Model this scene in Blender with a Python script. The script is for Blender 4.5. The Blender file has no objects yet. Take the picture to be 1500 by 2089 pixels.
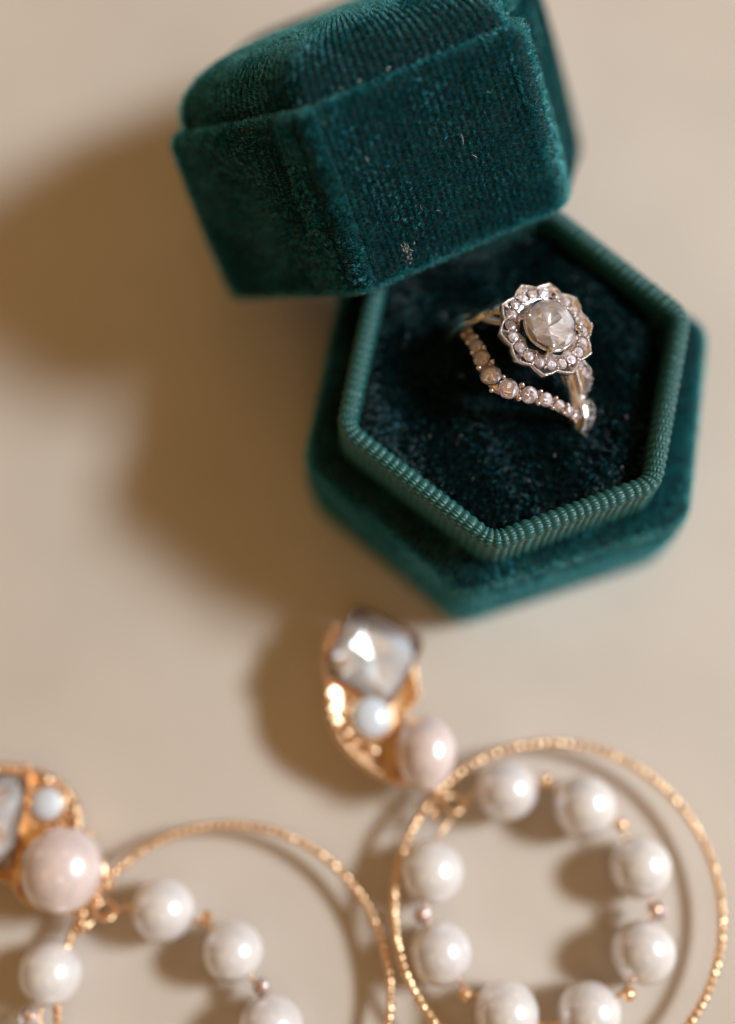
import bpy, bmesh, math, random
import numpy as np
from mathutils import Matrix, Vector

random.seed(7)
RNG = np.random.RandomState(11)
S = 0.001                      # everything below is written in millimetres
PI = math.pi
scene = bpy.context.scene
COL = scene.collection

# ------------------------------------------------------------------ camera
def euler(rx, ry, rz):
    cx, sx, cy, sy, cz, sz = math.cos(rx), math.sin(rx), math.cos(ry), math.sin(ry), math.cos(rz), math.sin(rz)
    return (np.array([[cz, -sz, 0], [sz, cz, 0], [0, 0, 1]]) @ np.array([[cy, 0, sy], [0, 1, 0], [-sy, 0, cy]])
            @ np.array([[1, 0, 0], [0, cx, -sx], [0, sx, cx]]))

CAM_P = np.array([-11.731, -57.087, 161.986])
CAM_R = (0.28366, 0.01726, 0.0455)
FPX = 2647.5
cd = bpy.data.cameras.new('camera')
cam = bpy.data.objects.new('camera', cd); COL.objects.link(cam)
cam.location = CAM_P * S; cam.rotation_euler = CAM_R
cd.sensor_fit = 'VERTICAL'; cd.sensor_height = 36; cd.sensor_width = 25.85
cd.lens = FPX / 2089 * 36
cd.clip_start = 0.005; cd.clip_end = 20
cd.dof.use_dof = True; cd.dof.focus_distance = 0.1412; cd.dof.aperture_fstop = 3.0
scene.camera = cam
CAM_M = euler(*CAM_R)

def at(u, v, z):               # point at height z (mm) seen at photo pixel (u, v)
    d = CAM_M @ np.array([(u - 750) / FPX, -(v - 1044.5) / FPX, -1.0])
    return CAM_P + (z - CAM_P[2]) / d[2] * d

# ------------------------------------------------------------------ light
scene.view_settings.view_transform = 'Standard'
scene.view_settings.look = 'None'
scene.view_settings.exposure = 0
scene.view_settings.gamma = 1
world = bpy.data.worlds.new('World'); scene.world = world
world.use_nodes = True
wn, wl = world.node_tree.nodes, world.node_tree.links
bg = wn['Background']
tc = wn.new('ShaderNodeTexCoord')
nz = wn.new('ShaderNodeTexNoise'); nz.inputs['Scale'].default_value = 3.4; nz.inputs['Detail'].default_value = 3.0
rp = wn.new('ShaderNodeValToRGB')
rp.color_ramp.elements[0].position = 0.40; rp.color_ramp.elements[0].color = (0.07, 0.034, 0.008, 1)
rp.color_ramp.elements[1].position = 0.61; rp.color_ramp.elements[1].color = (1.15, 0.72, 0.26, 1)
_e = rp.color_ramp.elements.new(0.565); _e.color = (0.24, 0.12, 0.03, 1)
wl.new(tc.outputs['Generated'], nz.inputs['Vector']); wl.new(nz.outputs['Fac'], rp.inputs['Fac'])
wl.new(rp.outputs['Color'], bg.inputs['Color']); bg.inputs['Strength'].default_value = 0.88

def area_lamp(name, az, el, dist, sx, sy, power, color):
    ld = bpy.data.lights.new(name, 'AREA'); ld.shape = 'RECTANGLE'
    ld.size = sx; ld.size_y = sy; ld.energy = power; ld.color = color
    o = bpy.data.objects.new(name, ld); COL.objects.link(o)
    d = Vector((math.cos(el) * math.cos(az), math.cos(el) * math.sin(az), math.sin(el)))
    o.location = d * dist
    o.rotation_euler = d.to_track_quat('Z', 'Y').to_euler()
    return o
EL = math.radians(40)
area_lamp('window_light', math.radians(7), EL, 0.95, 0.25, 0.14, 11.2, (0.86, 0.95, 1.0))
area_lamp('far_window_light', math.radians(150), math.radians(24), 1.2, 0.22, 0.35, 0.25, (0.85, 0.9, 1.0))
area_lamp('added_front_light', math.radians(-75), math.radians(62), 1.3, 0.30, 0.22, 0.35, (1.0, 0.9, 0.8))  # no known window: dim lamp added for white patches in the gems
area_lamp('added_rear_light', math.radians(75), math.radians(50), 1.3, 0.35, 0.2, 0.3, (1.0, 0.85, 0.65))  # second added lamp, from behind, for sparkle in the stones

scene.cycles.use_denoising = True
scene.cycles.filter_width = 1.1
try:
    scene.cycles_curves.shape = 'RIBBONS'
except Exception:
    pass
scene.cycles.max_bounces = 14
scene.cycles.transmission_bounces = 12
scene.cycles.caustics_refractive = False
scene.cycles.sample_clamp_indirect = 6.0

# ------------------------------------------------------------------ materials
def mat(name, base=(0.5, 0.5, 0.5), rough=0.5, metal=0.0, **kw):
    m = bpy.data.materials.new(name); m.use_nodes = True
    b = m.node_tree.nodes['Principled BSDF']
    b.inputs['Base Color'].default_value = (*base, 1)
    b.inputs['Roughness'].default_value = rough
    b.inputs['Metallic'].default_value = metal
    for k, v in kw.items():
        b.inputs[k.replace('_', ' ')].default_value = v
    return m

def noise_color(m, c0, c1, scale, detail=3, lo=0.35, hi=0.65, coord='Object'):
    nt = m.node_tree; b = nt.nodes['Principled BSDF']
    t = nt.nodes.new('ShaderNodeTexCoord'); n = nt.nodes.new('ShaderNodeTexNoise')
    n.inputs['Scale'].default_value = scale; n.inputs['Detail'].default_value = detail
    r = nt.nodes.new('ShaderNodeValToRGB')
    r.color_ramp.elements[0].position = lo; r.color_ramp.elements[0].color = (*c0, 1)
    r.color_ramp.elements[1].position = hi; r.color_ramp.elements[1].color = (*c1, 1)
    nt.links.new(t.outputs[coord], n.inputs['Vector']); nt.links.new(n.outputs['Fac'], r.inputs['Fac'])
    nt.links.new(r.outputs['Color'], b.inputs['Base Color'])
    return n

def noise_bump(m, scale, strength, dist, detail=3):
    nt = m.node_tree; b = nt.nodes['Principled BSDF']
    t = nt.nodes.new('ShaderNodeTexCoord'); n = nt.nodes.new('ShaderNodeTexNoise')
    n.inputs['Scale'].default_value = scale; n.inputs['Detail'].default_value = detail
    bp = nt.nodes.new('ShaderNodeBump'); bp.inputs['Strength'].default_value = strength; bp.inputs['Distance'].default_value = dist
    nt.links.new(t.outputs['Object'], n.inputs['Vector']); nt.links.new(n.outputs['Fac'], bp.inputs['Height'])
    nt.links.new(bp.outputs['Normal'], b.inputs['Normal'])

M_TABLE = mat('painted_cream_table', (0.58, 0.50, 0.40), 0.42)
noise_color(M_TABLE, (0.58, 0.495, 0.43), (0.65, 0.565, 0.50), 22, 3)
noise_bump(M_TABLE, 2500, 0.2, 0.00003)

M_VBASE = mat('velvet_backing', (0.002, 0.012, 0.014), 0.9)
def hair_mat(name, color, rough=0.22, rrough=0.3, bright=5.5, lo=0.16, mid=0.27):
    m = bpy.data.materials.new(name); m.use_nodes = True
    nt = m.node_tree; nt.nodes.remove(nt.nodes['Principled BSDF'])
    h = nt.nodes.new('ShaderNodeBsdfHairPrincipled')
    h.parametrization = 'COLOR'
    hi = nt.nodes.new('ShaderNodeHairInfo'); cr = nt.nodes.new('ShaderNodeValToRGB')
    e = cr.color_ramp.elements
    e[0].position = 0.0; e[0].color = (*[c * lo for c in color], 1)
    e[1].position = 1.0; e[1].color = (*[min(c * bright, .9) for c in color], 1)
    k = e.new(0.66); k.color = (*[c * mid for c in color], 1)
    nt.links.new(hi.outputs['Random'], cr.inputs['Fac']); nt.links.new(cr.outputs['Color'], h.inputs['Color'])
    h.inputs['Roughness'].default_value = rough
    h.inputs['Radial Roughness'].default_value = rrough
    h.inputs['Random Roughness'].default_value = 0.3
    nt.links.new(h.outputs[0], nt.nodes['Material Output'].inputs['Surface'])
    return m
M_PILE = hair_mat('teal_velvet_pile', (0.008, 0.21, 0.29))
M_PILE_SHEEN = hair_mat('painted_sheen_pile', (0.035, 0.40, 0.48), bright=1.8, lo=.25, mid=.6)  # brighter copy of the teal fibres, edge sheen put into the colour
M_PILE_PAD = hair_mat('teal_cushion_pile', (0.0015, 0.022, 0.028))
M_LINT = mat('pale_lint', (0.75, 0.62, 0.6), 0.7)
M_RIB = mat('green_grosgrain', (0.007, 0.082, 0.078), 0.46, 0.0, Specular_IOR_Level=0.55, Sheen_Weight=0.15, Sheen_Roughness=0.4)
M_RIB.node_tree.nodes['Principled BSDF'].inputs['Sheen Tint'].default_value = (0.4, 0.9, 0.8, 1)
M_LINING = mat('lid_lining', (0.01, 0.05, 0.055), 0.85)

M_GOLD = mat('rose_gold', (0.93, 0.62, 0.38), 0.32, 1.0)
M_WGOLD = mat('worn_white_gold', (0.86, 0.79, 0.78), 0.24, 1.0)
noise_bump(M_WGOLD, 900, 0.15, 0.00005)
M_WROSE = mat('pinkish_white_gold', (0.90, 0.74, 0.72), 0.22, 1.0)
noise_bump(M_WROSE, 900, 0.25, 0.00008)

def gem_mat(name, tint, ior, milk, milkcol, dif=0.3):
    """clear stone: straight-through transparency, Fresnel reflection and a little milky body"""
    m = bpy.data.materials.new(name); m.use_nodes = True
    nt = m.node_tree; nt.nodes.remove(nt.nodes['Principled BSDF'])
    tr = nt.nodes.new('ShaderNodeBsdfTransparent'); tr.inputs['Color'].default_value = (*tint, 1)
    gs = nt.nodes.new('ShaderNodeBsdfGlossy'); gs.inputs['Roughness'].default_value = 0.03; gs.inputs['Color'].default_value = (1, 1, 1, 1)
    fr = nt.nodes.new('ShaderNodeFresnel'); fr.inputs['IOR'].default_value = ior
    f = nt.nodes.new('ShaderNodeMixShader'); nt.links.new(fr.outputs[0], f.inputs[0])
    nt.links.new(tr.outputs[0], f.inputs[1]); nt.links.new(gs.outputs[0], f.inputs[2])
    g = nt.nodes.new('ShaderNodeBsdfGlossy'); g.inputs['Roughness'].default_value = 0.3; g.inputs['Color'].default_value = (*milkcol, 1)
    d = nt.nodes.new('ShaderNodeBsdfDiffuse'); d.inputs['Color'].default_value = (*milkcol, 1)
    a = nt.nodes.new('ShaderNodeMixShader'); a.inputs[0].default_value = dif
    x = nt.nodes.new('ShaderNodeMixShader'); x.inputs[0].default_value = milk
    nt.links.new(g.outputs[0], a.inputs[1]); nt.links.new(d.outputs[0], a.inputs[2])
    nt.links.new(f.outputs[0], x.inputs[1]); nt.links.new(a.outputs[0], x.inputs[2])
    nt.links.new(x.outputs[0], nt.nodes['Material Output'].inputs['Surface'])
    return m
M_DIAMOND = gem_mat('diamond', (1, 0.99, 1), 1.9, 0.04, (1, 0.95, 0.93), 0.35)
M_MELEE = gem_mat('small_diamond', (1, 0.96, 0.97), 1.9, 0.08, (1, 0.92, 0.94), 0.3)
M_CRYSTAL = gem_mat('clear_crystal', (0.98, 0.98, 1), 1.6, 0.04, (0.85, 0.84, 0.86), 0.6)
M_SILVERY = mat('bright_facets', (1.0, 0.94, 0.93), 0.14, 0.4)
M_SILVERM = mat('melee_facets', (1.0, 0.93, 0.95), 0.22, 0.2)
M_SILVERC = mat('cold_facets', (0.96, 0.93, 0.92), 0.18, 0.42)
M_FOIL = mat('grey_foil_backing', (0.75, 0.73, 0.78), 0.35, 0.6)
M_OPAL = mat('milky_opal', (0.66, 0.68, 0.74), 0.3, 0.0, Coat_Weight=0.5)
M_PEARL = mat('cream_pearl', (0.85, 0.78, 0.76), 0.3, 0.16, Specular_IOR_Level=0.8, Coat_Weight=1.0, Coat_Roughness=0.13, Coat_IOR=1.7)
M_PEARLP = mat('pink_pearl', (0.85, 0.70, 0.68), 0.3, 0.16, Specular_IOR_Level=0.8, Coat_Weight=1.0, Coat_Roughness=0.13, Coat_IOR=1.7)

noise_color(M_PEARL, (0.82, 0.76, 0.77), (0.88, 0.83, 0.82), 260, 2)
noise_color(M_PEARLP, (0.84, 0.67, 0.65), (0.88, 0.74, 0.71), 200, 2)
noise_color(M_TABLE, (0.575, 0.495, 0.43), (0.655, 0.565, 0.495), 26, 6)

# ------------------------------------------------------------------ builders
def tag(o, label=None, cat=None, group=None, kind=None):
    if label: o['label'] = label
    if cat: o['category'] = cat
    if group: o['group'] = group
    if kind: o['kind'] = kind
    return o

def empty(name, loc, M=None, label=None, cat=None, group=None):
    o = bpy.data.objects.new(name, None); COL.objects.link(o)
    m = Matrix.Identity(4)
    if M is not None:
        for i in range(3):
            for j in range(3): m[i][j] = M[i][j]
    m.translation = Vector(loc) * S
    o.matrix_world = m
    o.empty_display_size = 0.005
    return tag(o, label, cat, group)

def mesh(name, V, F, material, parent=None, smooth=True):
    me = bpy.data.meshes.new(name)
    V = np.asarray(V, float) * S
    me.from_pydata(V.tolist(), [], [list(f) for f in F])
    me.materials.append(material)
    if smooth: me.polygons.foreach_set('use_smooth', [True] * len(me.polygons))
    me.update()
    o = bpy.data.objects.new(name, me); COL.objects.link(o)
    if parent is not None: o.parent = parent
    return o

def inst(name, me, M, parent):            # a copy sharing mesh data; M is 4x4 in mm
    o = bpy.data.objects.new(name, me); COL.objects.link(o)
    m = M.copy(); m.translation = m.translation * S
    if parent is not None: o.parent = parent
    o.matrix_local = m
    return o

def grid_faces(K, N, closed=True, cap0=False, cap1=False):
    F = []
    for k in range(K - 1):
        for i in range(N if closed else N - 1):
            j = (i + 1) % N
            F.append((k * N + i, k * N + j, (k + 1) * N + j, (k + 1) * N + i))
    if cap0: F.append(tuple(range(N))[::-1])
    if cap1: F.append(tuple((K - 1) * N + i for i in range(N)))
    return F

def tube(path, radii, n=10, closed=False, flat=None, up=None):
    """vertices and faces of a tube along path; flat=(a,b) scales the section along side/up."""
    P = np.asarray(path, float); K = len(P)
    if closed: T = np.roll(P, -1, 0) - np.roll(P, 1, 0)
    else: T = np.gradient(P, axis=0)
    T /= np.linalg.norm(T, axis=1)[:, None]
    if up is None: up = np.array([0, 0, 1.0])
    up = np.broadcast_to(np.asarray(up, float), P.shape)
    A = np.cross(T, up); A /= np.linalg.norm(A, axis=1)[:, None] + 1e-12
    B = np.cross(A, T)
    r = np.broadcast_to(np.asarray(radii, float), (K,))
    fa, fb = flat if flat else (1, 1)
    fa = np.broadcast_to(np.asarray(fa, float), (K,)); fb = np.broadcast_to(np.asarray(fb, float), (K,))
    t = np.arange(n) / n * 2 * PI
    V = P[:, None] + (r * fa)[:, None, None] * np.cos(t)[None, :, None] * A[:, None] + (r * fb)[:, None, None] * np.sin(t)[None, :, None] * B[:, None]
    V = V.reshape(-1, 3)
    F = grid_faces(K, n, True, not closed, not closed)
    if closed:
        for i in range(n):
            j = (i + 1) % n
            F.append(((K - 1) * n + i, (K - 1) * n + j, j, i))
    return V, F

def uv_sphere(r, seg=24, rings=14, sc=(1, 1, 1)):
    V = [(0, 0, r * sc[2])]; F = []
    for k in range(1, rings):
        a = PI * k / rings
        for i in range(seg):
            t = 2 * PI * i / seg
            V.append((r * sc[0] * math.sin(a) * math.cos(t), r * sc[1] * math.sin(a) * math.sin(t), r * sc[2] * math.cos(a)))
    V.append((0, 0, -r * sc[2])); L = len(V) - 1
    for i in range(seg):
        j = (i + 1) % seg
        F.append((0, 1 + i, 1 + j)); F.append((L, L - seg + j, L - seg + i))
        for k in range(rings - 2):
            a = 1 + k * seg; F.append((a + i, a + seg + i, a + seg + j, a + j))
    return np.array(V), F

def hull(points):
    bm = bmesh.new()
    for p in points: bm.verts.new(p)
    r = bmesh.ops.convex_hull(bm, input=bm.verts)
    bmesh.ops.delete(bm, geom=[v for v in bm.verts if not v.link_faces], context='VERTS')
    bmesh.ops.dissolve_limit(bm, angle_limit=0.01, verts=bm.verts, edges=bm.edges)
    bm.verts.index_update()
    V = [tuple(v.co) for v in bm.verts]; F = [[v.index for v in f.verts] for f in bm.faces]
    bm.free(); return V, F

def brilliant(r, n=8):
    P = []
    for i in range(n):
        t = 2 * PI * i / n; h = PI / n
        P.append((.56 * r * math.cos(t), .56 * r * math.sin(t), .33 * r))
        P.append((.80 * r * math.cos(t + h), .80 * r * math.sin(t + h), .21 * r))
        for d in (0, h):
            P.append((r * math.cos(t + d), r * math.sin(t + d), .03 * r))
            P.append((r * math.cos(t + d), r * math.sin(t + d), -.02 * r))
        P.append((.28 * r * math.cos(t), .28 * r * math.sin(t), -.66 * r))
    P.append((0, 0, -.88 * r))
    return hull(P)

def inner_facets(n=16, seed=3, jit=.13, sx=1.0, sy=1.0, rings=4):
    rg = np.random.RandomState(seed); V = [(0, 0, -.42)]; F = []; rr = [.3, .58, .80, .96]; zz = [-.33, -.22, -.12, -.04]
    if rings == 2: rr = [.5, .99]; zz = [-.12, -.02]
    for k, (q, z) in enumerate(zip(rr, zz)):
        for i in range(n):
            t = 2 * PI * (i + .5 * (k % 2)) / n + rg.randn() * .04
            V.append((q * math.cos(t) * sx, q * math.sin(t) * sy, z + rg.randn() * jit * (1 - .5 * k / 3)))
    for i in range(n): F.append((0, 1 + i, 1 + (i + 1) % n))
    for k in range(len(rr) - 1):
        a, b = 1 + k * n, 1 + (k + 1) * n
        for i in range(n):
            j = (i + 1) % n
            if k % 2 == 0: F += [(a + i, b + i, a + j), (a + j, b + i, b + j)]
            else: F += [(a + i, b + i, b + j), (a + i, b + j, a + j)]
    return V, F

def frame_from_z(z, loc, spin=0.0):
    z = Vector(z).normalized()
    m = z.to_track_quat('Z', 'Y').to_matrix().to_4x4() @ Matrix.Rotation(spin, 4, 'Z')
    m.translation = Vector(loc); return m

# rounded hexagon outline: same number of points for every outline so that they loft onto each other
NC, NE = 8, 14
def outline(poly, rc, off=0.0, nc=NC, ne=NE):
    poly = np.asarray(poly, float); n = len(poly); P = []; Nn = []
    for i in range(n):
        a, b, c = poly[i - 1], poly[i], poly[(i + 1) % n]
        d1 = (a - b) / np.linalg.norm(a - b); d2 = (c - b) / np.linalg.norm(c - b)
        half = math.acos(np.clip(d1 @ d2, -1, 1)) / 2
        t = rc / math.tan(half); bis = (d1 + d2) / np.linalg.norm(d1 + d2)
        C = b + bis * rc / math.sin(half)
        a0 = math.atan2(*(b + d1 * t - C)[::-1]); a1 = math.atan2(*(b + d2 * t - C)[::-1])
        da = (a1 - a0 + PI) % (2 * PI) - PI
        for k in range(nc + 1):
            w = a0 + da * k / nc
            Nn.append((math.cos(w), math.sin(w))); P.append(C + rc * np.array(Nn[-1]))
        nb = poly[(i + 1) % n]
        d3 = (b - nb) / np.linalg.norm(b - nb); cc = poly[(i + 2) % n]; d4 = (cc - nb) / np.linalg.norm(cc - nb)
        h2 = math.acos(np.clip(d3 @ d4, -1, 1)) / 2
        e0, e1 = b + d2 * t, nb + d3 * rc / math.tan(h2)
        for k in range(1, ne):
            P.append(e0 + (e1 - e0) * k / ne); Nn.append(Nn[-1])
    P = np.array(P); Nn = np.array(Nn)
    return P - Nn * off, Nn

def rings_surface(rings):
    """rings K x N x 3 closed around; returns dict for meshing and for growing pile."""
    R = np.array(rings, float); K, N, _ = R.shape
    Tu = np.roll(R, -1, 1) - np.roll(R, 1, 1)
    Tv = np.gradient(R, axis=0)
    Nr = np.cross(Tu, Tv); Nr /= np.linalg.norm(Nr, axis=2)[..., None] + 1e-12
    Tu = Tu / (np.linalg.norm(Tu, axis=2)[..., None] + 1e-12)
    seg = np.linalg.norm(np.roll(R[0], -1, 0) - R[0], axis=1)
    u = np.concatenate([[0], np.cumsum(seg)])      # length N+1
    return dict(R=R, N=Nr, T=Tu, u=u)

def surf_mesh(name, s, material, parent, cap0=False, cap1=False):
    K, N, _ = s['R'].shape
    return mesh(name, s['R'].reshape(-1, 3), grid_faces(K, N, True, cap0, cap1), material, parent)

def hash3(I, seed):
    h = np.sin(I @ np.array([127.1, 311.7, 74.7]) + seed * 17.13)[:, None] * np.array([43758.5453, 22578.1459, 19642.3490])
    return (h - np.floor(h)) * 2 - 1

def grow_pile(name, s, parent, material, density, length, radius, pitch=None, nap=(0, 0, 0), tuft=0.33, tuft_amp=0.45,
              jitter=0.09, mask=None, rib_lean=0.5, seed=0):
    R, Nr, Tu, u = s['R'], s['N'], s['T'], s['u']
    K, N, _ = R.shape
    Rn = np.roll(R, -1, 1)
    a = R[:-1]; b = Rn[:-1]; c = Rn[1:]; d = R[1:]
    area = 0.5 * np.linalg.norm(np.cross(c - a, d - b), axis=2)
    if mask is not None:
        cen = (a + b + c + d) / 4; area = area * mask(cen.reshape(-1, 3)).reshape(area.shape)
    A = area.ravel(); n = int(A.sum() * density)
    if n < 10: return None
    idx = RNG.choice(len(A), n, p=A / A.sum())
    k, i = idx // N, idx % N; j = (i + 1) % N
    p = RNG.rand(n)[:, None]; q = RNG.rand(n)[:, None]
    bil = lambda X: (X[k, i] * (1 - p) + X[k, j] * p) * (1 - q) + (X[k + 1, i] * (1 - p) + X[k + 1, j] * p) * q
    pos = bil(R); nor = bil(Nr); tan = bil(Tu)
    nor /= np.linalg.norm(nor, axis=1)[:, None]
    uu = u[i] * (1 - p[:, 0]) + u[i + 1] * p[:, 0]
    L = length * (0.75 + 0.5 * RNG.rand(n))
    nap = np.asarray(nap, float)
    lean = nap[None] + RNG.randn(n, 3) * jitter + hash3(np.floor(pos / tuft + 0.4 * np.sin(pos[:, [1, 2, 0]] * 5.1)), seed) * tuft_amp + 0.28 * np.stack([np.sin(pos @ np.array([.55, .31, .23]) + seed), np.sin(pos @ np.array([-.37, .62, .18]) + 2 * seed), np.sin(pos @ np.array([.21, -.33, .58]) + 3 * seed)], 1)
    if pitch:
        ph = uu / pitch; f = (ph - np.floor(ph)) - 0.5
        keep = RNG.rand(n) < np.clip(1.25 - 1.1 * np.abs(2 * f) ** 2.0, 0.05, 1)
        L *= 1.12 - 0.5 * (2 * f) ** 2
        lean = lean - (f * 2 * rib_lean)[:, None] * tan
        pos, nor, lean, L = pos[keep], nor[keep], lean[keep], L[keep]; n = len(pos)
    lean = lean - (lean * nor).sum(1)[:, None] * nor
    d0 = nor + lean * 0.4; d0 /= np.linalg.norm(d0, axis=1)[:, None]
    d1 = nor * 0.8 + lean * 1.5; d1 /= np.linalg.norm(d1, axis=1)[:, None]
    pts = np.stack([pos - nor * 0.03, pos + d0 * L[:, None] * 0.5, pos + d0 * L[:, None] * 0.5 + d1 * L[:, None] * 0.5], 1)
    return curves_object(name, pts, np.array([1.0, 0.9, 0.45]) * radius, parent, material)

def curves_object(name, pts, rad, parent, material, label=None):
    n, m, _ = pts.shape
    hc = bpy.data.hair_curves.new(name)
    hc.add_curves([m] * n)
    hc.points.foreach_set('position', (pts.reshape(-1, 3) * S).astype(np.float32).ravel())
    ra = hc.attributes.get('radius') or hc.attributes.new('radius', 'FLOAT', 'POINT')
    ra.data.foreach_set('value', np.tile(np.asarray(rad, float) * S, n).astype(np.float32))
    hc.materials.append(material)
    o = bpy.data.objects.new(name, hc); COL.objects.link(o)
    if parent is not None: o.parent = parent
    o['kind'] = 'stuff'
    return o

# ------------------------------------------------------------------ table
tb = mesh('tabletop', [(-600, -450, 0), (600, -450, 0), (600, 700, 0), (-600, 700, 0)], [(0, 1, 2, 3)], M_TABLE, None, False)
tag(tb, kind='structure')

# ------------------------------------------------------------------ ring box base
HA = -1.71694
def hexagon(r, dv):
    t = HA + np.arange(6) * PI / 3
    return np.stack([r * np.cos(t), r * np.sin(t)], 1) + np.array(dv)
OUT = hexagon(25.0, [(-.778, .491), (.862, .739), (.159, -.028), (.005, .006), (-.542, .080), (-.326, -.239)])
RIM = hexagon(21.24, [(.757, -.237), (-.546, -.255), (.221, -.107), (.401, .485), (.086, -.029), (-.057, -.363)])
LIDH = hexagon(25.0, [(-.491, .866), (-.247, 1.493), (-.502, -.107), (.597, -1.588), (.445, -.973), (.701, -.737)])
H1, H2, PADZ = 18.5, 25.86, 22.9

base = empty('ring_box', (0, 0, 0), None,
             'open hexagonal base of a teal velvet ring box with ribbed green rim, holding two rings', 'ring box')
def z3(P, z): return np.concatenate([P, np.full((len(P), 1), z)], 1)
def o_ring(off, z, rc=3.2, poly=OUT): return z3(outline(poly, rc, off)[0], z)
rim_in = outline(RIM, 3.6, 0.6)[0]
ledge = z3(outline(OUT, 3.2, 1.6)[0], H1)
prof = [o_ring(0.5, 0.02), o_ring(0.05, 0.6)] + [o_ring(-0.25 * math.sin(PI * k / 8), 0.6 + (H1 - 1.9) * k / 8) for k in range(1, 8)]
prof += [o_ring(0.0, H1 - 1.2), o_ring(0.35, H1 - 0.45), o_ring(0.9, H1 - 0.08), ledge]
for k in (0.35, 0.7, 1.0): prof.append(z3(ledge[:, :2] * (1 - k) + rim_in * k, H1 - 0.35 * k))
s_base = rings_surface(prof)
surf_mesh('outer_wall', s_base, M_VBASE, base, cap0=True)
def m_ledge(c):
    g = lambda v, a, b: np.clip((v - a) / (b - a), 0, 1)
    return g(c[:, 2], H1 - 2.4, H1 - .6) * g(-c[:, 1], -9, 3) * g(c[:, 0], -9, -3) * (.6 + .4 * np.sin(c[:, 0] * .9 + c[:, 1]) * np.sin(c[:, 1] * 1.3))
grow_pile('edge_sheen_pile', s_base, base, M_PILE_SHEEN, 38, 0.75, 0.034, nap=(.9, -.3, 0), mask=m_ledge, seed=15, tuft=.6, tuft_amp=.7, jitter=.25)  # lighter fibres paint the lit sheen onto the ledge
grow_pile('velvet_pile', s_base, base, M_PILE, 60, 0.55, 0.034, pitch=0.78, nap=(0, 0, 0.15), seed=1)

# ribbed rim: grosgrain cloth wrapped over the inner hexagonal wall
def build_rim():
    ncf, nef = 48, 150
    P0, Nn = outline(RIM, 3.6, 0.0, ncf, nef)
    seg = np.linalg.norm(np.roll(P0, -1, 0) - P0, axis=1); u = np.concatenate([[0], np.cumsum(seg)[:-1]]); tot = seg.sum()
    nu = 128 * 8
    uq = np.arange(nu) / nu * tot
    ux = np.concatenate([u, [tot]])
    def ip(A):
        A = np.concatenate([A, A[:1]]); return np.stack([np.interp(uq, ux, A[:, c]) for c in range(2)], 1)
    P = ip(P0); Nn = ip(Nn); Nn /= np.linalg.norm(Nn, axis=1)[:, None]
    TH, RR = 1.85, 0.8
    cs = []                                   # (inset, z, normal_out, normal_z)
    for z in np.linspace(H1 - 1.0, H2 - RR - .1, 9): cs.append((0, z, 1, 0))
    for a in np.linspace(0, PI / 2, 30): cs.append((RR - RR * math.cos(a), H2 - RR + RR * math.sin(a), math.cos(a), math.sin(a)))
    for x in np.linspace(RR, TH - 0.9, 14)[1:]: cs.append((x, H2, 0, 1))
    for a in np.linspace(0, PI / 2, 20)[1:]: cs.append((TH - 0.9 + 0.9 * math.sin(a), H2 - 0.9 + 0.9 * math.cos(a), -math.sin(a), math.cos(a)))
    for z in np.linspace(H2 - 1, PADZ - 2.2, 7): cs.append((TH, z, -1, 0))
    cs = np.array(cs)
    sl = np.concatenate([[0], np.cumsum(np.linalg.norm(np.diff(cs[:, :2], axis=0), axis=1))])
    rib = uq / tot * 128
    irr = np.interp(rib, np.arange(129), RNG.randn(129) * 0.09)
    V = []
    for (x, z, nx, nzv), s in zip(cs, sl):
        f = np.abs(np.sin(PI * (rib + irr)))
        h = 0.19 * f ** 1.1
        h = h + 0.05 * np.sin(2 * PI * s / 0.34 + (np.floor(rib + irr) % 2) * PI) * f
        off = x - nx * h
        V.append(np.concatenate([P - Nn * off[:, None], (z + nzv * h)[:, None]], 1))
    V = np.array(V)
    return mesh('ribbed_rim', V.reshape(-1, 3), grid_faces(len(cs), nu), M_RIB, base)
build_rim()
nt = M_RIB.node_tree; _b = nt.nodes['Principled BSDF']

# cushion with the slit that holds the rings
SL_A = -0.663
dS = np.array([math.cos(SL_A), math.sin(SL_A)]); nS = np.array([-dS[1], dS[0]])
SC = np.array([0.4, -0.16])
pad0 = outline(RIM, 3.6, 1.85)[0]
rings = []
for k in np.concatenate([[0, 0.012, 0.03, 0.06], np.linspace(0.1, 0.99, 34)]):
    P = pad0 * (1 - k)
    e = min(k / 0.10, 1)
    z = PADZ - 1.5 * (1 - e) ** 2 + 0.5 * math.sqrt(k)
    y = (P - SC) @ nS; x = (P - SC) @ dS
    w = np.where(np.abs(x) < 11, 1, np.exp(-(np.abs(x) - 11) ** 2 / 3))
    zz = z - w * (2.6 * np.exp(-(y - 0.1) ** 2 / 0.5) + 1.3 * np.exp(-(y - 2.0) ** 2 / 0.9)) + 0.25 * np.sin(P[:, 0] * 0.31 + 1) * np.cos(P[:, 1] * 0.27)
    rings.append(np.concatenate([P, zz[:, None]], 1))
s_pad = rings_surface(rings)
surf_mesh('cushion', s_pad, M_VBASE, base, cap1=True)
grow_pile('cushion_pile', s_pad, base, M_PILE_PAD, 85, 0.8, 0.028, nap=(-0.15, -0.25, 0), tuft=0.30, tuft_amp=0.6, seed=3)

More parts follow.
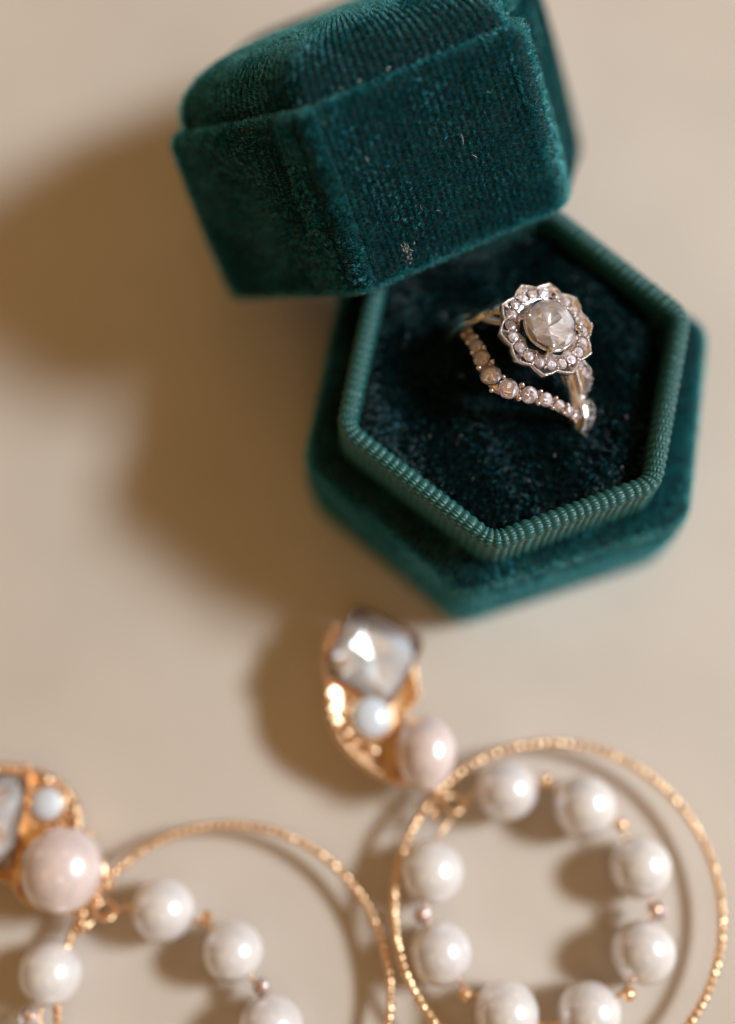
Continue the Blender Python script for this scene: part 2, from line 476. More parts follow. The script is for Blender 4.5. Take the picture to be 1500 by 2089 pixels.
# ------------------------------------------------------------------ lid, leaning on its edge behind the base
LP = np.array([-12.699, 23.638, 15.3]); LR = euler(-0.82639, -0.26406, 0.2324); HL = 20.2
lid = empty('domed_box_cover', LP, LR, 'domed hexagonal lid of the teal velvet box, tipped on its edge behind the base', 'ring box lid')
def l_ring(off, z, rc=2.6): return z3(outline(LIDH, rc, off)[0], z)
prof = [l_ring(3.0, 0.25), l_ring(1.4, 0.0), l_ring(0.7, 0.05), l_ring(0.15, 0.45), l_ring(0.0, 1.0)]
prof += [l_ring(-0.2 * math.sin(PI * k / 8), 1.0 + (HL - 2.0) * k / 8) for k in range(1, 8)]
prof += [l_ring(0.0, HL - 1.0), l_ring(0.2, HL - 0.4), l_ring(0.7, HL), l_ring(1.3, HL + 0.05), l_ring(1.9, HL - 0.4), l_ring(2.2, HL - 1.6)]
s_lid = rings_surface(prof)
surf_mesh('side_wall', s_lid, M_VBASE, lid)
FRONT = lambda c: (c[:, 2] >= 0)
lb_front = LIDH[5], LIDH[0], LIDH[1]
def m_front(c):     # the wall between corners 0 and 1 and its neighbourhood carries dense pile, the rest thinner
    a, b = LIDH[0], LIDH[1]; t = (b - a) / np.linalg.norm(b - a); n = np.array([t[1], -t[0]])
    return ((c[:, :2] - a) @ n > -4.2).astype(float)
def m_right(c):
    a, b = LIDH[1], LIDH[3]
    return ((c[:, 0] > min(a[0], b[0]) + 2)).astype(float)
CAML = LR.T @ (CAM_P - LP); CAML /= np.linalg.norm(CAML)
grow_pile('velvet_pile', s_lid, lid, M_PILE, 95, 0.55, 0.030, pitch=0.80, nap=(0, 0, 0.25), mask=m_front, seed=8, tuft=0.30, tuft_amp=0.55, rib_lean=0.3)
grow_pile('side_pile', s_lid, lid, M_PILE, 50, 0.5, 0.036, pitch=0.80, nap=(0, 0, 0.25), mask=lambda c: 1 - np.maximum(m_front(c), m_right(c)), seed=9)
grow_pile('right_side_pile', s_lid, lid, M_PILE, 60, 0.55, 0.032, pitch=0.80, nap=CAML * 1.3, jitter=.1, mask=lambda c: m_right(c) * (1 - m_front(c)), seed=10, tuft_amp=.3)
# nap flattened along the lid edges, bright sheen painted into the fibre colour
LGT = LR.T @ np.array([.77, .1, .3]); LGT /= np.linalg.norm(LGT)
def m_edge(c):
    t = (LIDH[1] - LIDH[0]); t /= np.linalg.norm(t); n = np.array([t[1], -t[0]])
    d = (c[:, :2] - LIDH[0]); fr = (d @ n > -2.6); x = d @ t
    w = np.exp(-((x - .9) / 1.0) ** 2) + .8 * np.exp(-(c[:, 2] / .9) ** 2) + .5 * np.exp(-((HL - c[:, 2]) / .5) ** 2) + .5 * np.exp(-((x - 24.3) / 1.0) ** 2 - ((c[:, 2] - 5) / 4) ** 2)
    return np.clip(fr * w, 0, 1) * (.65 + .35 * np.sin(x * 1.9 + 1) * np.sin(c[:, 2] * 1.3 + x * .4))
grow_pile('edge_sheen_pile', s_lid, lid, M_PILE_SHEEN, 66, 0.62, 0.030, nap=LGT * 1.2, mask=m_edge, seed=14, tuft=.5, tuft_amp=.5, jitter=.25)
# padded dome
D0, _ = outline(LIDH, 3.6, 1.9)
DH = 6.4
prof = [z3(D0, HL - 1.6), z3(D0 * 0.999, HL - 0.4), z3(D0 * 1.0, HL + 0.8)]
for a in np.linspace(0, PI / 2, 22)[1:]:
    k = math.cos(a) ** 0.42 if a < PI / 2 - 1e-6 else 0.004
    prof.append(z3(D0 * max(k, 0.004), HL + 0.8 + (DH - 0.8) * math.sin(a) ** 1.0))
s_dome = rings_surface(prof)
surf_mesh('padded_top', s_dome, M_VBASE, lid, cap1=True)
nearr = lambda c: ((c[:, :2] - LIDH[0]) @ (lambda t: np.array([t[1], -t[0]]))((LIDH[1] - LIDH[0]) / np.linalg.norm(LIDH[1] - LIDH[0])) > -20).astype(float)
grow_pile('dome_pile', s_dome, lid, M_PILE, 75, 0.5, 0.030, pitch=0.92, nap=(0, 0, 0.3), mask=nearr, seed=12, rib_lean=0.8)
# lining inside
prof = [l_ring(3.0, 0.25), l_ring(3.3, 1.0), l_ring(3.3, HL - 4), l_ring(3.6, HL - 3.2)]
prof.append(z3(outline(LIDH, 2.6, 3.6)[0] * 0.02, HL - 3.0))
s_in = rings_surface(prof[::-1])
surf_mesh('lining', s_in, M_LINING, lid, cap0=True)

# lint caught in the pile
def lint_set(parent, spots, name):
    pts = []
    for (p, nrm, L, sp) in spots:
        p = np.array(p, float); nrm = np.array(nrm, float); nrm /= np.linalg.norm(nrm)
        t = np.cross(nrm, RNG.randn(3)); t /= np.linalg.norm(t); b = np.cross(nrm, t)
        m = 8; w = np.linspace(0, 1, m)[:, None]; cv = RNG.uniform(-2.6, 2.6)
        pts.append(p + nrm * (0.55 + 0.2 * np.sin(w * 3 + RNG.rand() * 3)) + L * (t * np.sin(w * cv) / max(abs(cv), .3) + b * w * 0.9))
    return curves_object(name, np.array(pts), np.full(8, 0.022), parent, M_LINT)
a3, b3 = LIDH[0], LIDH[1]; tt = (b3 - a3) / np.linalg.norm(b3 - a3); nn = np.array([tt[1], -tt[0], 0])
spots = []
for (f, z, L) in [(.2, 13.3, .6), (.62, 11, .9), (.66, 9.2, .5), (.36, 6.2, .6), (.42, 5.6, .5), (.08, 18.6, .35), (.5, 14, .35), (.8, 15, .3)]:
    p = a3 + (b3 - a3) * f; spots.append(((p[0], p[1], z), nn, L, 0))
for _ in range(34):                       # the pale tuft of dust low on the front wall
    f = .24 + RNG.randn() * .015; z = 2.9 + RNG.randn() * .55 + (f - .24) * 12
    p = a3 + (b3 - a3) * f; spots.append(((p[0], p[1], z), nn, .12 + .28 * RNG.rand(), 0))
for _ in range(4):
    p = a3 + (b3 - a3) * RNG.uniform(.05, .5); spots.append(((p[0] - nn[0] * 1.6, p[1] - nn[1] * 1.6, HL + .2), (0, 0, 1), RNG.uniform(.6, 1.6), 0))
lint_set(lid, spots, 'lint')
spots = []
for _ in range(26):
    x, y = RNG.uniform(-13, 13, 2); spots.append(((x, y, PADZ + .3), (0, 0, 1), RNG.uniform(.15, .5), 0))
lint_set(base, spots, 'lint')

# ------------------------------------------------------------------ rings
BR_ME = []
for _k in range(5):                       # five small stones, each with its own cut
    V1, F1 = brilliant(1.0); V2, F2 = inner_facets(8, 20 + _k, .18)
    o = mesh('stone_src', list(V1) + list(V2), [list(f) for f in F1] + [[v + len(V1) for v in f] for f in F2], M_MELEE, None, False)
    o.data.materials.append(M_SILVERM)
    for p in list(o.data.polygons)[len(F1):]: p.material_index = 1
    BR_ME.append(o.data); bpy.data.objects.remove(o)
BD = {}
def bead_mesh(m):
    if m.name not in BD:
        V, F = uv_sphere(1.0, 12, 8); o = mesh('bead_src', V, F, m); BD[m.name] = o.data; bpy.data.objects.remove(o)
    return BD[m.name]

def mframe(x, y, z, loc, sc=1.0):
    m = Matrix.Identity(4)
    for i in range(3):
        m[i][0], m[i][1], m[i][2] = x[i] * sc, y[i] * sc, z[i] * sc
    m.translation = Vector(loc); return m

def place_stone(parent, loc, nrm, r, spin=0.0, name='stone'):
    return inst(name, BR_ME[RNG.randint(5)], frame_from_z(nrm, loc, spin) @ Matrix.Scale(r, 4), parent)
def place_bead(parent, loc, r, m, name='prong'):
    return inst(name, bead_mesh(m), Matrix.Translation(Vector(loc)) @ Matrix.Scale(r, 4), parent)

def ring_frame(roll, tilt):
    Rz = Matrix.Rotation(SL_A, 3, 'Z'); Ry = Matrix.Rotation(roll, 3, 'Y'); Rx = Matrix.Rotation(tilt, 3, 'X')
    return np.array(Rz @ Rx @ Ry)

# wedding band: contour band with twelve graduated stones
wb = empty('wedding_band', (0.4, -0.16, 20.0), ring_frame(0, 0),
           'curved wedding band with a chevron row of graduated diamonds, in front of the halo ring', 'ring')
TH = [7.3, 20.3, 30.8, 41.0, 50.5, 58.6]; YY = [-3.95, -2.85, -1.80, -1.05, -.45, -.05]; RR_ = [1.24, 1.03, .86, .72, .62, .51]
th = np.array([-180, -110, -82, -66] + [-t for t in TH[::-1]] + [0] + TH + [75, 100, 180.])
yy = np.array([0, 0, .4, .5] + YY[::-1] + [-4.45] + YY + [0, 0, 0.])
tq = np.radians(np.linspace(-180, 180, 241)[:-1]); yq = np.interp(np.degrees(tq), th, yy)
kern = np.array([1, 2, 1.]) / 4
yq = np.convolve(np.concatenate([yq[-2:], yq, yq[:2]]), kern, 'same')[2:-2]
rc = np.interp(np.abs(np.degrees(tq)), [0, 20, 60, 75, 180], [8.8, 8.85, 8.95, 9.0, 8.85])
path = np.stack([rc * np.sin(tq), yq, rc * np.cos(tq)], 1)
rad = np.stack([np.sin(tq), 0 * tq, np.cos(tq)], 1)
wid = np.interp(np.abs(np.degrees(tq)), [0, 15, 40, 60, 75, 180], [.72, .66, .52, .45, .65, .75])
V, F = tube(path, 1.0, 12, True, (wid, np.interp(np.abs(np.degrees(tq)), [0, 60, 80], [.55, .55, .5])), rad)
mesh('band', V, F, M_WROSE, wb)
for sg in (-1, 1):
    row = list(zip(TH, YY, RR_)) + ([(66.5, .5, .44)] if sg < 0 else [])
    for t, y, r in row:
        a = math.radians(t * sg); nrm = np.array([math.sin(a), 0.0, math.cos(a)])
        R0 = 9.7
        p = nrm * R0; p[1] = y
        nv = nrm + np.array([0, -.10, 0]) + RNG.randn(3) * .05
        place_stone(wb, p, nv, r * .97, RNG.rand() * 3)
        # little gallery cup under each stone
        V, F = tube([p - nrm * 1.15, p - nrm * .6, p - nrm * .12], [r * .35, r * .72, r * .93], 14); F = F[:-2]
        mesh('cup', V, F, M_WROSE, wb)
        # shared prongs on both sides of the gap to the next stone
        i = row.index((t, y, r))
        if i < len(row) - 1:
            t2, y2, r2 = row[i + 1]
            am = math.radians((t * r2 + t2 * r) / (r + r2) * sg); nm = np.array([math.sin(am), 0, math.cos(am)])
            q = nm * 9.85; q[1] = (y * r2 + y2 * r) / (r + r2)
            tv = np.array([math.cos(am) * sg, (y2 - y) / (9.5 * math.radians(t2 - t)), -math.sin(am) * sg]); tv /= np.linalg.norm(tv)
            sd = np.cross(nm, tv)
            for s2 in (-1, 1):
                pb = q + sd * s2 * (r + r2) * .36
                br = .20 + .13 * (r + r2) / 2
                V, F = tube([pb - nm * 1.2 - sd * s2 * .15, pb], [br * .7, br * .75], 8); 
                mesh('prong_post', V, F, M_WROSE, wb)
                place_bead(wb, pb, br, M_WROSE)
        else:
            tv = np.array([math.cos(a) * sg, 0, -math.sin(a) * sg])
            for s2 in (-1, 1): place_bead(wb, p + tv * r * .8 + np.array([0, s2 * r * .7, 0]) + nrm * .1, .2, M_WROSE)
for s2 in (-1, 1):
    place_bead(wb, (0, -4.35 + s2 * 1.05, 9.85), .30, M_WROSE)

# engagement ring
N0 = np.array([.227, -.013, .967]); 
RF = ring_frame(math.radians(12), math.radians(-13))
HC = at(1124, 662, 32.0)
er_loc = HC - RF @ np.array([0, 0, 12.1])
er = empty('engagement_ring', er_loc, RF,
           'ring with a large round diamond inside a scalloped halo of small stones', 'ring')
# plain lower shank and two twisting strands on each shoulder
tq = np.radians(np.linspace(98, 262, 80))
path = np.stack([9.0 * np.sin(tq), 0 * tq, 9.0 * np.cos(tq)], 1); rad = np.stack([np.sin(tq), 0 * tq, np.cos(tq)], 1)
V, F = tube(path, 1.0, 12, False, (.85, .55), rad); mesh('shank', V, F, M_WGOLD, er)
def smooth_path(P, m=9):
    P = np.array(P, float); Q = np.concatenate([[2 * P[0] - P[1]], P, [2 * P[-1] - P[-2]]]); out = []
    for i in range(len(P) - 1):
        p0, p1, p2, p3 = Q[i], Q[i + 1], Q[i + 2], Q[i + 3]
        for k in range(m):
            t = k / m
            out.append(.5 * (2 * p1 + (p2 - p0) * t + (2 * p0 - 5 * p1 + 4 * p2 - p3) * t * t + (3 * p1 - p0 - 3 * p2 + p3) * t ** 3))
    out.append(P[-1]); return np.array(out)
def strand(name, pts, thick=.5, stones=False):
    W4 = np.array([list(RF.T @ (at(u, v, z) - er_loc)) + [w] for u, v, z, w in pts])
    Q = smooth_path(W4); path, wd = Q[:, :3], Q[:, 3]
    up = path * np.array([1, 0, 1]); up /= np.linalg.norm(up, axis=1)[:, None]
    V, F = tube(path, 1.0, 14, False, (wd, thick), up); st = mesh(name, V, F, M_WGOLD, er)
    if stones:
        T = np.gradient(path, axis=0); T /= np.linalg.norm(T, axis=1)[:, None]; sd = np.cross(T, up); sd /= np.linalg.norm(sd, axis=1)[:, None]
        L = np.concatenate([[0], np.cumsum(np.linalg.norm(np.diff(path, axis=0), axis=1))])
        for l in np.arange(.5, L[-1] - .2, .82):
            i = int(np.argmin(np.abs(L - l)))
            place_stone(st, path[i] + up[i] * thick * .92, up[i] + RNG.randn(3) * .12, min(.52, wd[i] * .62), RNG.rand() * 3, 'pave_stone')
        for l in np.arange(.1, L[-1], .36):
            i = int(np.argmin(np.abs(L - l)))
            for s2 in (-1, 1): place_bead(st, path[i] + sd[i] * s2 * wd[i] * .93 + up[i] * thick * .5, .17, M_WGOLD, 'milgrain_bead')
    return st
strand('stone_strand', [(1168, 735, 28.5, .35), (1182, 752, 27.2, .95), (1191, 772, 26.2, 1.15), (1189, 795, 25.3, .8), (1184, 810, 24.9, .45), (1194, 828, 24.6, 1.05), (1199, 847, 24.1, 1.2), (1195, 865, 23.6, .9), (1186, 880, 22.8, .5)], .5, True)
strand('polished_strand', [(1140, 745, 28.8, .5), (1160, 765, 27.0, .7), (1168, 790, 25.8, .75), (1172, 815, 25.0, .7), (1176, 842, 24.0, .7), (1176, 872, 22.9, .6), (1174, 892, 22.0, .5)], .6)
strand('polished_strand', [(1138, 752, 28.2, .4), (1152, 775, 26.2, .42), (1163, 800, 24.8, .45), (1172, 822, 23.8, .4)], .4)
strand('polished_strand', [(1044, 640, 30.6, .5), (1016, 627, 29.8, 1.15), (995, 637, 29.0, .7), (973, 648, 28.2, .85), (950, 660, 27.0, .6), (925, 682, 24.6, .5), (908, 697, 22.2, .5)], .55)
strand('stone_strand', [(1042, 660, 30.2, .4), (1014, 655, 29.4, .6), (990, 648, 28.6, .6), (968, 640, 27.6, .65), (945, 648, 26.2, .55), (920, 668, 23.8, .5)], .45)
# halo plate with ten lobes
def lobes(t, R=5.58):
    t = t + PI / 10
    c = np.abs(np.cos(5 * t)); sp = np.abs(np.sin(5 * t))
    return R * (0.90 + 0.10 * c ** 1.0 + 0.035 * np.exp(-(sp / .22) ** 2) + 0.0 * sp)
NT = 240
tq = np.arange(NT) / NT * 2 * PI
Rl = lobes(tq)
def hring(k, z, dr=0.0): return np.stack([(Rl * k + dr) * np.cos(tq), (Rl * k + dr) * np.sin(tq), 0 * tq + z], 1)
ZH = 10.9
rings = [hring(.62, ZH - 1.5), hring(.88, ZH - 1.35), hring(.965, ZH - 1.0), hring(.985, ZH - .4), hring(1.0, ZH + .0), hring(1.0, ZH + .12, -.06), hring(1.0, ZH + .1, -.28), hring(1.0, ZH - .1, -.38), hring(.62, ZH + .12), hring(.55, ZH - .1), hring(.5, ZH - 1.4)]
s = rings_surface(rings); halo = surf_mesh('halo', s, M_WGOLD, er)
nb = 96
for k in range(nb):
    t = 2 * PI * k / nb; r = float(lobes(np.array([t]))[0]) - .13
    place_bead(halo, (r * math.cos(t), r * math.sin(t), ZH + .14), .135, M_WGOLD, 'milgrain_bead')
ns = 20
for k in range(ns):
    t = 2 * PI * (k + .5) / ns; big = 0.5 + .5 * math.cos(10 * (t + PI / 10))
    r = 4.18 + .2 * big; rs = .62 + .06 * big
    nrm = np.array([.12 * math.cos(t), .12 * math.sin(t), 1]) + RNG.randn(3) * .06
    place_stone(halo, (r * math.cos(t), r * math.sin(t), ZH + .18), nrm, rs, RNG.rand() * 3, 'halo_stone')
    tm = 2 * PI * k / ns
    for rr_, br in ((3.8, .16), (4.75, .15)):
        place_bead(halo, (rr_ * math.cos(tm), rr_ * math.sin(tm), ZH + .26), br, M_WGOLD, 'milgrain_bead')
# gallery cup, seat ring, centre stone, prongs
V, F = tube([(0, 0, 9.0), (0, 0, 10.2), (0, 0, 11.6)], [1.2, 2.3, 2.75], 40, False, None, (1, 0, 0)); mesh('gallery', V[: 3 * 40], grid_faces(3, 40), M_WGOLD, er)
t = np.arange(64) / 64 * 2 * PI
V, F = tube(np.stack([2.95 * np.cos(t), 2.95 * np.sin(t), 0 * t + 11.85], 1), .2, 10, True); mesh('seat_ring', V, F, M_WGOLD, er)
V, F = brilliant(3.05); cs = mesh('center_stone', V, F, M_DIAMOND, er, False); cs.location = Vector((0, 0, 12.1)) * S; cs.rotation_euler = (0, 0, .35)
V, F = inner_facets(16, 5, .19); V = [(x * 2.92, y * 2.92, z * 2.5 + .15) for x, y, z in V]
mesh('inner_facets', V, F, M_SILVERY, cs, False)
for k in range(4):
    t = SL_A * -1 + k * PI / 2 + math.radians(-2)
    e = np.array([math.cos(t), math.sin(t), 0])
    path = [e * 2.3 + (0, 0, 9.6), e * 3.25 + (0, 0, 11.2), e * 3.5 + (0, 0, 12.0), e * 3.3 + (0, 0, 12.5), e * 2.9 + (0, 0, 12.8)]
    V, F = tube(path, [.28, .3, .3, .34, .3], 12, False, None, (-e[1], e[0], 0)); pr = mesh('prong', V, F, M_WGOLD, er)
    place_bead(pr, e * 2.95 + (0, 0, 12.8), .38, M_WGOLD, 'prong_tip')

# ------------------------------------------------------------------ earrings
V, F = uv_sphere(1.0, 48, 28); o = mesh('src', V, F, M_PEARL); PEARL_ME = o.data; bpy.data.objects.remove(o)
V, F = uv_sphere(1.0, 48, 28); o = mesh('src', V, F, M_PEARLP); PEARLP_ME = o.data; bpy.data.objects.remove(o)

def hoop_mesh(R, r, nb):
    K = nb * 8; a = np.arange(K) / K * 2 * PI
    f = np.abs((np.arange(K) + .5) / 8 % 1 - .5) * 2
    rad = r * (0.42 + 0.66 * np.sqrt(1 - (.97 * f) ** 2))
    P = np.stack([R * np.cos(a), R * np.sin(a), 0 * a], 1)
    n = 16; t = (np.arange(n) + .5) / n * 2 * PI
    tw = RNG.rand(nb)[np.arange(K) // 8] * .5
    er_ = P / R
    V = P[:, None] + rad[:, None, None] * (np.cos(t[None] + tw[:, None])[..., None] * er_[:, None] + np.sin(t[None] + tw[:, None])[..., None] * np.array([0, 0, 1.0]))
    F = grid_faces(K, n)
    for i in range(n):
        j = (i + 1) % n; F.append(((K - 1) * n + i, (K - 1) * n + j, j, i))
    return V.reshape(-1, 3), F

def crystal_mesh(a, b, h):
    P = []
    def ring(x, y, c, z):
        for sx in (-1, 1):
            for sy in (-1, 1):
                P.append((sx * x, sy * (y - c), z)); P.append((sx * (x - c), sy * y, z))
    ring(a, b, a * .16, 0); ring(a * .98, b * .98, a * .16, -.3); ring(a * .78, b * .78, a * .42, h * .62); ring(a * .44, b * .44, a * .26, h)
    ring(a * .5, b * .5, a * .15, -h * .8); P.append((0, 0, -h * 1.2))
    return hull(P)

def earring(name, label, spec):
    root_p = spec['root']
    e = empty(name, root_p, None, label, 'earring', 'pair of gold hoop earrings with pearls and crystals')
    rp_ = np.array(root_p, float)
    L = lambda p: np.array(p, float) - rp_
    # beaded hoop
    c = L(spec['hoop_c']); V, F = hoop_mesh(spec['hoop_r'], .50, 122)
    hp = mesh('hoop', V, F, M_GOLD, e, False)
    hp.location = Vector(c) * S; hp.rotation_euler = spec['hoop_tilt']
    # ring of pearls with spacers
    for p, r in spec['pearls']:
        pe = inst('pearl', PEARL_ME, Matrix.Translation(Vector(L(p))) @ Matrix.Rotation(RNG.rand() * 6, 4, 'X') @ Matrix.Scale(r * (1 + RNG.randn() * .018), 4) @ Matrix.Diagonal((1, 1 + RNG.randn() * .02, 1 + RNG.randn() * .02, 1)), e)
    wirep = [L(p) for p in spec['wire']]
    V, F = tube(wirep, .22, 8); mesh('pearl_wire', V, F, M_GOLD, e)
    for p, r, kind in spec['spacers']:
        if kind == 'gold':
            V, F = uv_sphere(r, 10, 6); b = mesh('spacer_bead', V + L(p), F, M_GOLD, e, False)
        else:
            V, F = tube([L(p) - (0, 0, r * .9), L(p) + (0, 0, r * .2), L(p) + (0, 0, r * .5)], [r * .6, r, r * 1.05], 20, False, None, (1, 0, 0))
            b = mesh('spacer_bead', V, F, M_GOLD, e); b['label'] = 'gold spacer holding a tiny clear rhinestone'
            place_stone(b, L(p) + (0, 0, r * .85), (.15, 0, 1), r * 1.12, 0.3, 'rhinestone')
    # jump rings
    for p, r, ax in spec['links']:
        t = np.arange(24) / 24 * 2 * PI; ax = np.array(ax, float); ax /= np.linalg.norm(ax)
        q = np.cross(ax, [0.3, 0.2, 1]); q /= np.linalg.norm(q); w = np.cross(ax, q)
        V, F = tube(L(p) + r * (np.cos(t)[:, None] * q + np.sin(t)[:, None] * w), .26, 8, True, None, ax); mesh('jump_ring', V, F, M_GOLD, e)
    # stud head: everything in the plane with axes A (to the right), B (away), C (face normal)
    H = np.array(spec['head_c'], float); A, B, C = [np.array(v, float) for v in spec['axes']]
    W = lambda x, y, z: L(H + A * x + B * y + C * z)
    outl = np.array(spec['outline'], float)
    n = len(outl); m = 10; tt_ = np.arange(n * m) / m
    # closed Catmull-Rom through the outline points
    pts = []
    for i in range(n):
        p0, p1, p2, p3 = outl[i - 1], outl[i], outl[(i + 1) % n], outl[(i + 2) % n]
        for k in range(m):
            s_ = k / m
            pts.append(.5 * ((2 * p1) + (-p0 + p2) * s_ + (2 * p0 - 5 * p1 + 4 * p2 - p3) * s_ ** 2 + (-p0 + 3 * p1 - 3 * p2 + p3) * s_ ** 3))
    pts = np.array(pts); cen = pts.mean(0)
    rr = []
    for k, z in ((.55, -3.0), (.86, -2.7), (.97, -1.9), (1.0, -.8), (1.0, -.2), (.97, .0), (.91, .0), (.86, -.3), (.5, -.1), (.05, .1)):
        q = cen + (pts - cen) * k; rr.append(np.array([W(x, y, z) for x, y in q]))
    s = rings_surface(rr)
    pl = surf_mesh('setting', s, M_GOLD, e, cap0=True, cap1=True)
    per = np.concatenate([[0], np.cumsum(np.linalg.norm(np.diff(np.vstack([pts, pts[:1]]), axis=0), axis=1))])
    for l in np.arange(0, per[-1] - .4, 1.02):
        i = int(np.searchsorted(per, l)) % len(pts); x, y = cen + (pts[i] - cen) * .93
        place_bead(e, W(x, y, .12), .44, M_GOLD, 'bead')
    # crystal in a bezel
    MC = mframe(A, B, C, W(*spec['crystal'][:2], spec['crystal'][2])) @ Matrix.Rotation(spec['crystal'][5], 4, 'Z')
    a, b = spec['crystal'][3:5]
    V, F = crystal_mesh(a, b, 2.0); o = mesh('crystal', V, F, M_CRYSTAL, None, False); me = o.data; bpy.data.objects.remove(o)
    cr = inst('crystal', me, MC, e)
    P = []
    for k, z in ((1.06, .25), (1.1, -.1), (1.04, -2.2), (.9, -2.6)):
        for sx, sy, c0 in ((1, 1, 0), (-1, 1, 1), (-1, -1, 2), (1, -1, 3)):
            for q in range(5):
                w = PI / 2 * (c0 + q / 4); rr_ = a * .28
                P.append((k * (sx * (a - rr_) + rr_ * math.cos(w)), k * (sy * (b - rr_) + rr_ * math.sin(w)), z))
    o = mesh('bezel', P, grid_faces(4, 20, True, False, True), M_GOLD, None); me = o.data; bpy.data.objects.remove(o)
    bz = inst('bezel', me, MC, e)
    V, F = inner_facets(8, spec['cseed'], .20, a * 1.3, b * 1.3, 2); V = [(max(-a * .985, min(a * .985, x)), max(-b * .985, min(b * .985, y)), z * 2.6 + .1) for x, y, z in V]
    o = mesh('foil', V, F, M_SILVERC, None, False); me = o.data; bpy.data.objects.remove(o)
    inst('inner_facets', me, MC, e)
    # opal cabochon
    ox, oy, oz, orad = spec['opal']
    V, F = uv_sphere(1.0, 28, 16, (1, 1, .55)); o = mesh('opal', V, F, M_OPAL, None); me = o.data; bpy.data.objects.remove(o)
    inst('opal', me, mframe(A, B, C, W(ox, oy, oz)) @ Matrix.Scale(orad, 4), e)
    t = np.arange(32) / 32 * 2 * PI
    V, F = tube([W(ox + orad * 1.08 * math.cos(x), oy + orad * 1.08 * math.sin(x), oz - .1) for x in t], .26, 8, True, None, C); mesh('opal_collar', V, F, M_GOLD, e)
    # big pearl
    px, py, pz, pr, sq = spec['pearl']
    o_ = inst('large_pearl', PEARLP_ME, mframe(A, B, C, W(px, py, pz)) @ Matrix.Scale(pr, 4) @ Matrix.Diagonal((sq, 1.04, .92, 1)), e)
    for k in range(11):
        w = 2 * PI * k / 11 + .2
        place_bead(e, W(ox + orad * 1.42 * math.cos(w), oy + orad * 1.42 * math.sin(w), oz - .35), .42, M_GOLD, 'bead')
    # bead prongs
    for x, y, z, r in spec['beads']:
        place_bead(e, W(x, y, z), r, M_GOLD, 'bead')
    for (x0, y0, x1, y1, z) in spec['bars']:
        V, F = tube([W(x0, y0, z), W((x0 + x1) / 2, (y0 + y1) / 2, z + .15), W(x1, y1, z)], .42, 8, False, (1, .8), C); mesh('gold_bar', V, F, M_GOLD, e)
    # post with butterfly back
    q0 = W(spec['post'][0], spec['post'][1], -2.8); q1 = q0 - C * spec['post'][2]
    V, F = tube([q0, (q0 + q1) / 2, q1], .4, 10, False, None, B); mesh('post', V, F, M_GOLD, e)
    return e

def px_plane(u, v, H, A, B, C, lift=0.0):
    """plane coordinates (along A and B) of the point of the head's face plane, raised by lift, seen at photo pixel u,v"""
    H = np.array(H) + np.array(C) * lift
    d = CAM_M @ np.array([(u - 750) / FPX, -(v - 1044.5) / FPX, -1.0])
    t = ((H - CAM_P) @ C) / (d @ C); P = CAM_P + t * d - H
    return float(P @ A), float(P @ B)

def make_spec(hc, tilt, outl_px, crystal_px, ca, cb, crot, clift, opal_px, orad, pearl_px, pr, psq, bead_px, bar_px, hoop, hoop_r, htilt, pearls, spac, wire, links, post):
    C = np.array([math.sin(tilt[0]), math.sin(tilt[1]), 1.0]); C /= np.linalg.norm(C)
    A = np.array([1, 0, 0]) - C[0] * C; A /= np.linalg.norm(A); B = np.cross(C, A)
    H = at(*hc)
    pp = lambda u, v, l=0.0: px_plane(u, v, H, A, B, C, l)
    sp = dict(root=(H[0], H[1], 0), head_c=H, axes=(A, B, C), outline=[pp(u, v) for u, v in outl_px])
    sp['crystal'] = (*pp(*crystal_px, clift), clift, ca, cb, crot)
    sp['opal'] = (*pp(*opal_px, .5), .5, orad)
    sp['pearl'] = (*pp(*pearl_px, pr * .3), pr * .3, pr, psq)
    sp['beads'] = [(*pp(u, v, .5), .5, r) for u, v, r in bead_px]
    sp['bars'] = [(*pp(a, b, .3), *pp(c, d, .3), .3) for a, b, c, d in bar_px]
    sp['hoop_c'] = at(*hoop); sp['hoop_r'] = hoop_r; sp['hoop_tilt'] = htilt
    sp['pearls'] = [(at(u, v, r), r) for u, v, r in pearls]
    sp['spacers'] = [(at(u, v, z), r, k) for u, v, z, r, k in spac]
    sp['wire'] = [at(u, v, z) for u, v, z in wire]
    sp['links'] = [(at(u, v, z), r, ax) for u, v, z, r, ax in links]
    sp['post'] = post; sp['cseed'] = int(hoop_r * 10 + cb * 10)
    return sp

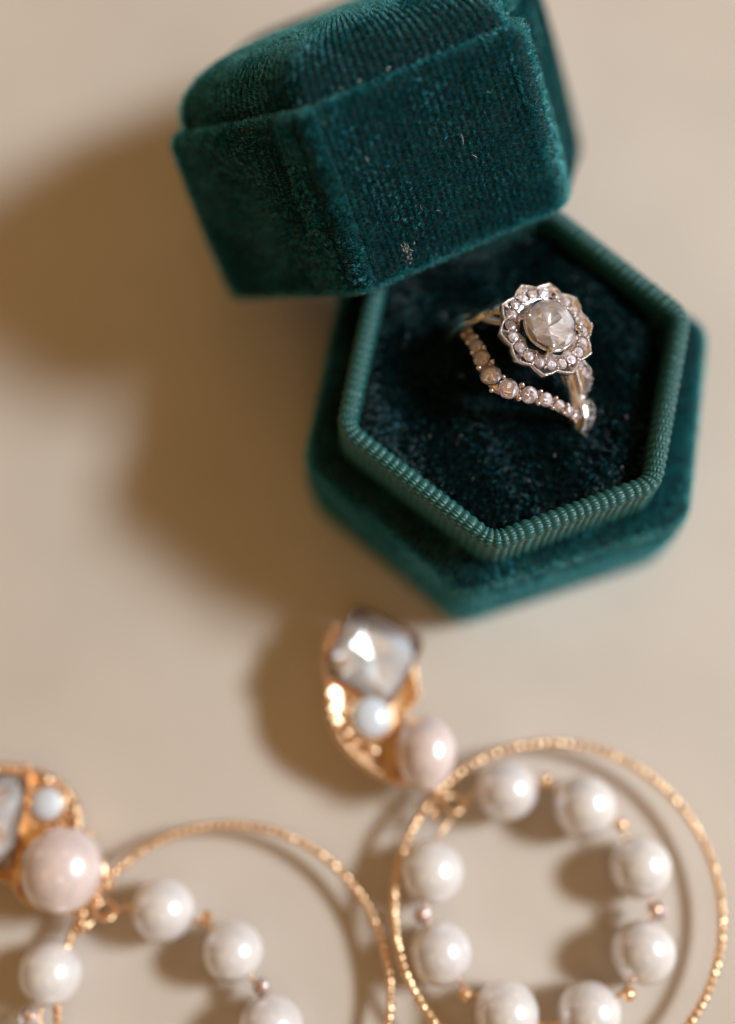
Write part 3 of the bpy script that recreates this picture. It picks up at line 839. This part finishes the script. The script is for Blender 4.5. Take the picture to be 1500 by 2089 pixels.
PR = 3.65
s1 = make_spec((757, 1410, 6.6), (.2, .0),
    [(662, 1310), (695, 1275), (790, 1290), (845, 1350), (852, 1425), (825, 1470), (832, 1540), (850, 1600), (800, 1598), (735, 1562), (690, 1510), (668, 1450), (664, 1380)],
    (762, 1338), 4.5, 4.5, -.42, .9, (757, 1463), 2.45, (868, 1537), 4.3, .84,
    [(722, 1397, .42), (852, 1418, .5), (682, 1429, .42), (712, 1457, .42), (743, 1497, .35), (818, 1453, .42), (827, 1550, .42), (797, 1497, .35), (684, 1278, .4), (735, 1415, .3)],
    [(738, 1522, 780, 1538), (690, 1480, 722, 1505)],
    (1138, 1853, 3.6), 19.1, (-.02, .03, 0),
    [(1033, 1612, PR), (1193, 1645, PR), (1307, 1770, PR), (1312, 1943, PR), (1203, 2068, PR), (1033, 2068, PR), (898, 1945, PR), (880, 1778, PR)],
    [(1115, 1590, 4, .75, 'gold'), (1268, 1683, 4, .75, 'gold'), (1338, 1857, 4, 1.05, 'gem'), (1282, 2028, 4, .85, 'gold'), (950, 2028, 4, .85, 'gold'), (862, 1866, 4, .95, 'gem')],
    [(935, 1650, 4.5), (975, 1610, 4), (1033, 1612, 3.65), (1115, 1600, 3.7), (1193, 1645, 3.65), (1268, 1690, 3.7), (1307, 1770, 3.65), (1333, 1857, 3.7), (1312, 1943, 3.65), (1275, 2022, 3.7), (1203, 2068, 3.65), (1118, 2092, 3.7), (1033, 2068, 3.65), (955, 2022, 3.7), (898, 1945, 3.65), (868, 1862, 3.7), (880, 1778, 3.65), (890, 1710, 4), (925, 1665, 4.5)],
    [(893, 1612, 4.2, 1.1, (1, .4, .1)), (925, 1640, 4.2, 1.2, (.2, .6, 1)), (888, 1660, 4.2, .8, (1, 0, .3))], (0, 2.5, 3.2))
earring('drop_earring', 'gold and pearl hoop earring whose crystal head lies just below the box', s1)

s2 = make_spec((60, 1690, 5.4), (.02, -.02),
    [(-95, 1600), (-30, 1560), (50, 1562), (120, 1590), (160, 1640), (168, 1700), (215, 1760), (205, 1830), (140, 1868), (60, 1850), (10, 1800), (-60, 1790), (-110, 1720)],
    (-22, 1672), 3.6, 5.2, -.06, .9, (95, 1640), 1.95, (126, 1775), 4.75, 1.0,
    [(57, 1566, .5), (46, 1582, .38), (137, 1612, .4), (132, 1673, .35), (95, 1690, .42), (71, 1711, .42), (28, 1755, .42), (184, 1700, .45), (34, 1809, .42), (221, 1793, .5), (198, 1831, .5), (134, 1864, .42)],
    [(150, 1635, 157, 1668), (72, 1580, 108, 1596), (46, 1610, 40, 1740)],
    (458, 2031, 3.6), 19.1, (-.02, .03, 0),
    [(333, 1857, PR), (475, 1940, PR), (552, 2098, PR), (103, 1985, PR), (85, 2165, PR), (180, 2290, PR), (340, 2330, PR), (495, 2250, PR)],
    [(421, 1872, 4, .85, 'gold'), (535, 2012, 4, .9, 'gem'), (62, 2075, 4, .95, 'gem'), (560, 2180, 4, .85, 'gold')],
    [(205, 1870, 4.5), (262, 1850, 4), (333, 1857, 3.65), (417, 1885, 3.7), (475, 1940, 3.65), (525, 2012, 3.7), (552, 2098, 3.65), (540, 2180, 3.7), (495, 2250, 3.65), (420, 2310, 3.7), (340, 2330, 3.65), (255, 2325, 3.7), (180, 2290, 3.65), (115, 2240, 3.7), (85, 2165, 3.65), (80, 2075, 3.7), (103, 1985, 3.65), (150, 1910, 4), (190, 1880, 4.5)],
    [(222, 1800, 4.2, 1.1, (1, .4, .1)), (215, 1858, 4.2, 1.2, (.2, .6, 1)), (175, 1885, 4.2, .9, (1, 0, .3))], (0, 1.5, 2.5))
earring('drop_earring', 'gold and pearl hoop earring whose crystal head is cut off at the left edge', s2)
